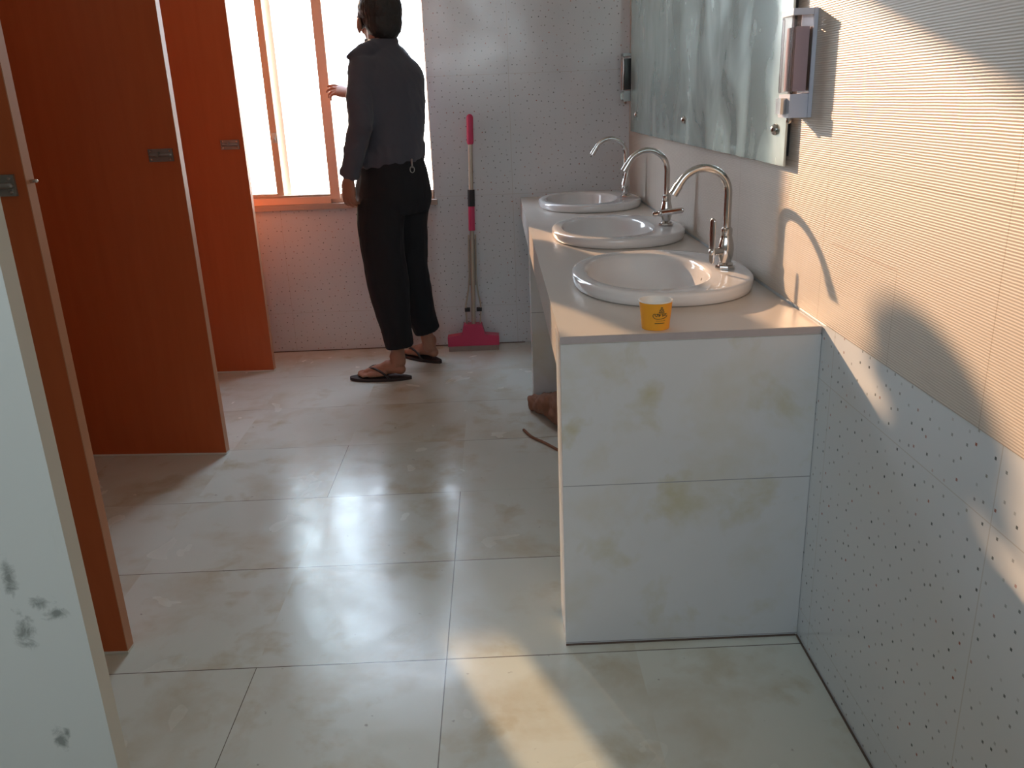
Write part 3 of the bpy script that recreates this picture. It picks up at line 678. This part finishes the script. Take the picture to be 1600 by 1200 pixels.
def hand(wp, d, nrm, thumb, curl, spread=1.0, pinch=False):
    """wp wrist, d along the palm, nrm out of the palm (towards the palm side), thumb = thumb side"""
    d = Vector(d).normalized(); nrm = Vector(nrm); nrm = (nrm - d * nrm.dot(d)).normalized(); th = Vector(thumb); th = (th - d * th.dot(d) - nrm * th.dot(nrm)).normalized()
    w0 = W(*wp)
    rs = []
    for f, a, b in ((-0.02, 0.024, 0.019), (0.0, 0.026, 0.018), (0.03, 0.034, 0.017), (0.06, 0.040, 0.016), (0.082, 0.040, 0.013), (0.092, 0.034, 0.009)):
        rs.append([w0 + d * f + th * se(a, b, 2 * math.pi * i / 18)[0] + nrm * se(a, b, 2 * math.pi * i / 18)[1] for i in range(18)])
    rings(bm, rs)
    for k, (q, L, r) in enumerate(((0.029, 0.072, 0.0088), (0.010, 0.080, 0.0090), (-0.010, 0.074, 0.0086), (-0.028, 0.058, 0.0078))):
        c = curl[k]; p = w0 + d * 0.080 + th * q; P = [p]; a = 0
        for seg, f in ((0.45, 0.55), (0.31, 1.0), (0.24, 0.7)):
            a += c * f; P.append(P[-1] + (d * math.cos(a) + nrm * math.sin(a) + th * (0.10 * spread * (1.5 - k) / 1.5)).normalized() * L * seg)
        tube(bm, P, [r * 1.08, r, r * 0.93, r * 0.82], 10)
    p = w0 + d * 0.022 + th * 0.022
    P = [p, p + d * 0.028 + th * 0.018 + nrm * 0.010, p + d * 0.052 + th * 0.020 + nrm * 0.022, p + d * 0.072 + th * 0.014 + nrm * 0.030]
    if pinch: P = [p, p + d * 0.030 + th * 0.014 + nrm * 0.014, p + d * 0.056 + th * 0.006 + nrm * 0.028, p + d * 0.080 - th * 0.002 + nrm * 0.034]
    tube(bm, P, [0.0135, 0.0115, 0.0100, 0.0085], 10)
hand(WL, (-0.10, 0.10, -1.0), (0.5, 0.8, 0), (-0.8, 0.5, 0), (0.45, 0.5, 0.55, 0.6))
hand(WR, (-0.97, 0.10, 0.28), (0.1, 0.6, -0.8), (0.1, 0.6, 0.8), (0.30, 0.45, 0.65, 0.8), pinch=True)
baked('body', bm, M_skin, per, 0.0042, 3)
# --- hair
bm = bmesh.new()
ellipsoid(bm, HP(0, -0.018, 0.030), (0.097, 0.112, 0.106), Mh, 32)
ellipsoid(bm, HP(0, -0.045, -0.025), (0.086, 0.075, 0.078), Mh, 24); ellipsoid(bm, HP(0, -0.045, -0.070), (0.062, 0.045, 0.040), Mh, 20)
for s in (-1, 1): ellipsoid(bm, HP(0.074 * s, 0.022, -0.006), (0.014, 0.026, 0.045), Mh, 14)
def hairc(co, nr):
    q = co + OFF - HCn; f = q.dot(Fh); z = q.z
    k = 0.0035 * noise.noise(Vector((co.x * 110, co.y * 110, co.z * 40)))
    if f > 0.045 and z < 0.085: co = co - Fh * (f - 0.045) * min(1.0, (0.085 - z) / 0.02)       # hairline above the forehead
    return co + nr * k
baked('hair', bm, M_hair, per, 0.005, 2, hairc)
# --- shirt
bm = bmesh.new()
sect(bm, [(TC[0] - .015, TC[1], 1.005, 0.150, 0.125), (TC[0] - .022, TC[1], 1.035, 0.168, 0.140), (TC[0] - .018, TC[1], 1.075, 0.172, 0.142), (TC[0] - .006, TC[1], 1.14, 0.160, 0.132), (*TC, 1.24, 0.178, 0.130), (TC[0], TC[1], 1.34, 0.192, 0.128),
          (*TC, 1.41, 0.190, 0.122), (*TC, 1.465, 0.165, 0.104), (*TC, 1.505, 0.115, 0.080), (-1.188, 2.350, 1.545, 0.070, 0.066)], 44, 5, 2.2)
sect(bm, [(-1.196, 2.352, 1.51, 0.088, 0.080), (-1.200, 2.355, 1.545, 0.080, 0.076), (-1.203, 2.358, 1.578, 0.076, 0.074)], 30, 3, 2.0)
tube(bm, [W(*SL) - Z * 0.005 + Vector((0.015, 0.012, 0)), W(*Vector(SL).lerp(Vector(EL), .5)), W(*EL), W(*Vector(EL).lerp(Vector(WL), .5)), W(*Vector(EL).lerp(Vector(WL), .88))], [0.070, 0.062, 0.056, 0.050, 0.043], 20)
a_, b_ = Vector(EL), Vector(WL)
tube(bm, [W(*a_.lerp(b_, .80)), W(*a_.lerp(b_, .98))], [0.047, 0.046], 20, dome=False)     # turned back cuff
a_, b_ = Vector(ER), Vector(WR)
tube(bm, [W(*SR) - Z * 0.008, W(*Vector(SR).lerp(a_, .5)), W(*a_), W(*a_.lerp(b_, .5)), W(*a_.lerp(b_, .90))], [0.070, 0.062, 0.052, 0.046, 0.038], 20)
# shoulder seam standing proud on the left
tube(bm, [W(-1.215, 2.31, 1.535), W(-1.270, 2.25, 1.520), W(-1.312, 2.215, 1.508), W(-1.338, 2.222, 1.500)], [0.050, 0.036, 0.018, 0.009], 14)
tube(bm, [W(-1.170, 2.37, 1.530), W(-1.120, 2.41, 1.475)], [0.050, 0.050], 14)
def folds(co, nr):
    q = co * 1.0; zz = q.z
    a = 0.005 * noise.noise(Vector((q.x * 16, q.y * 16, zz * 7))) + 0.0035 * noise.noise(Vector((q.x * 34 + zz * 25, q.y * 34, zz * 18)))
    if zz < 1.12: a += 0.006 * noise.noise(Vector((q.x * 30, q.y * 30, zz * 9)))
    return co + nr * a
shirt = baked('shirt', bm, M_shirt, per, 0.006, 4, folds)
a_, b_ = Vector(ER), Vector(WR)
bm = bmesh.new(); tube(bm, [W(*a_.lerp(b_, .82)), W(*a_.lerp(b_, .96))], [0.036, 0.035], 20); cf = mk('shirt_cuff', bm, plain('pale_cuff', (0.30, 0.29, 0.29), 0.8), per, smooth=True); cf['label'] = 'pale inside of the turned cuff'
# --- trousers
bm = bmesh.new()
sect(bm, [(-1.190, 2.34, 0.80, 0.165, 0.130), (-1.196, 2.34, 0.86, 0.182, 0.152), (-1.199, 2.34, 0.93, 0.180, 0.152), (-1.196, 2.34, 0.99, 0.166, 0.142), (-1.195, 2.34, 1.035, 0.156, 0.130), (-1.195, 2.34, 1.05, 0.150, 0.125)], 40, 4, 2.3)
tube(bm, catmull([W(-1.250, 2.275, 0.86), W(-1.262, 2.250, 0.72), W(-1.248, 2.225, 0.50), W(-1.228, 2.210, 0.30), W(-1.212, 2.205, 0.165)], 4), [0.112, 0.112, 0.111, 0.110, 0.109, 0.107, 0.105, 0.102, 0.099, 0.095, 0.091, 0.086, 0.081, 0.077, 0.074, 0.071, 0.070][:17], 24, dome=False)
tube(bm, catmull([W(-1.135, 2.400, 0.86), W(-1.150, 2.410, 0.72), W(-1.155, 2.430, 0.50), W(-1.128, 2.450, 0.30), W(-1.095, 2.462, 0.172)], 4), [0.105, 0.104, 0.102, 0.100, 0.098, 0.096, 0.094, 0.091, 0.090, 0.088, 0.086, 0.083, 0.080, 0.077, 0.073, 0.070, 0.067][:17], 24, dome=False)
def folds2(co, nr):
    return co + nr * (0.005 * noise.noise(Vector((co.x * 14, co.y * 14, co.z * 6))) + 0.003 * noise.noise(Vector((co.x * 40, co.y * 40, co.z * 16))))
tr = baked('trousers', bm, M_trou, per, 0.006, 3, folds2)
bm = bmesh.new()       # belt loop and key ring at the back of the waistband
kc = W(-1.088, 2.215, 1.030)
tube(bm, [kc + Vector((0, -0.006, 0.022)), kc + Vector((0, -0.012, 0.0)), kc + Vector((0.0, -0.012, -0.012))], 0.004, 8)
pts = [kc + Vector((0.010 * math.cos(a), -0.016, -0.022 + 0.014 * math.sin(a))) for a in [2 * math.pi * i / 16 for i in range(17)]]
tube(bm, pts, 0.0022, 8); mk('key_ring', bm, M_steel, per, smooth=True)
# --- flip-flops
def flipflop(Q):
    bm = bmesh.new(); n = 40; prof = []
    for i in range(n):
        a = 2 * math.pi * i / n; f = 0.122 + 0.142 * math.cos(a); wd = (0.036 + 0.012 * (f - 0.02) / 0.22) * math.sin(a); prof.append((f, math.copysign(abs(wd) ** 1.0, wd) + 0.0))
    rs = [[Q(f, q, z - SOLE) for f, q in prof] for z in (0.0008, SOLE)]
    rs.insert(1, [Q(f, q * 1.03, 0.008 - SOLE) for f, q in prof])
    rings(bm, rs); s = mk('flip_flop', bm, M_sand, per, smooth=True)
    bm = bmesh.new()
    for sd in (-1, 1):
        tube(bm, catmull([Q(0.185, 0.012, 0.004), Q(0.180, 0.012, 0.032), Q(0.150, 0.022 * sd + 0.008, 0.046), Q(0.105, 0.036 * sd, 0.030), Q(0.075, 0.040 * sd, 0.002)], 4), 0.0055, 10, flat=1.0)
    mk('strap', bm, M_sand, s, smooth=True)
flipflop(QL); flipflop(QR)
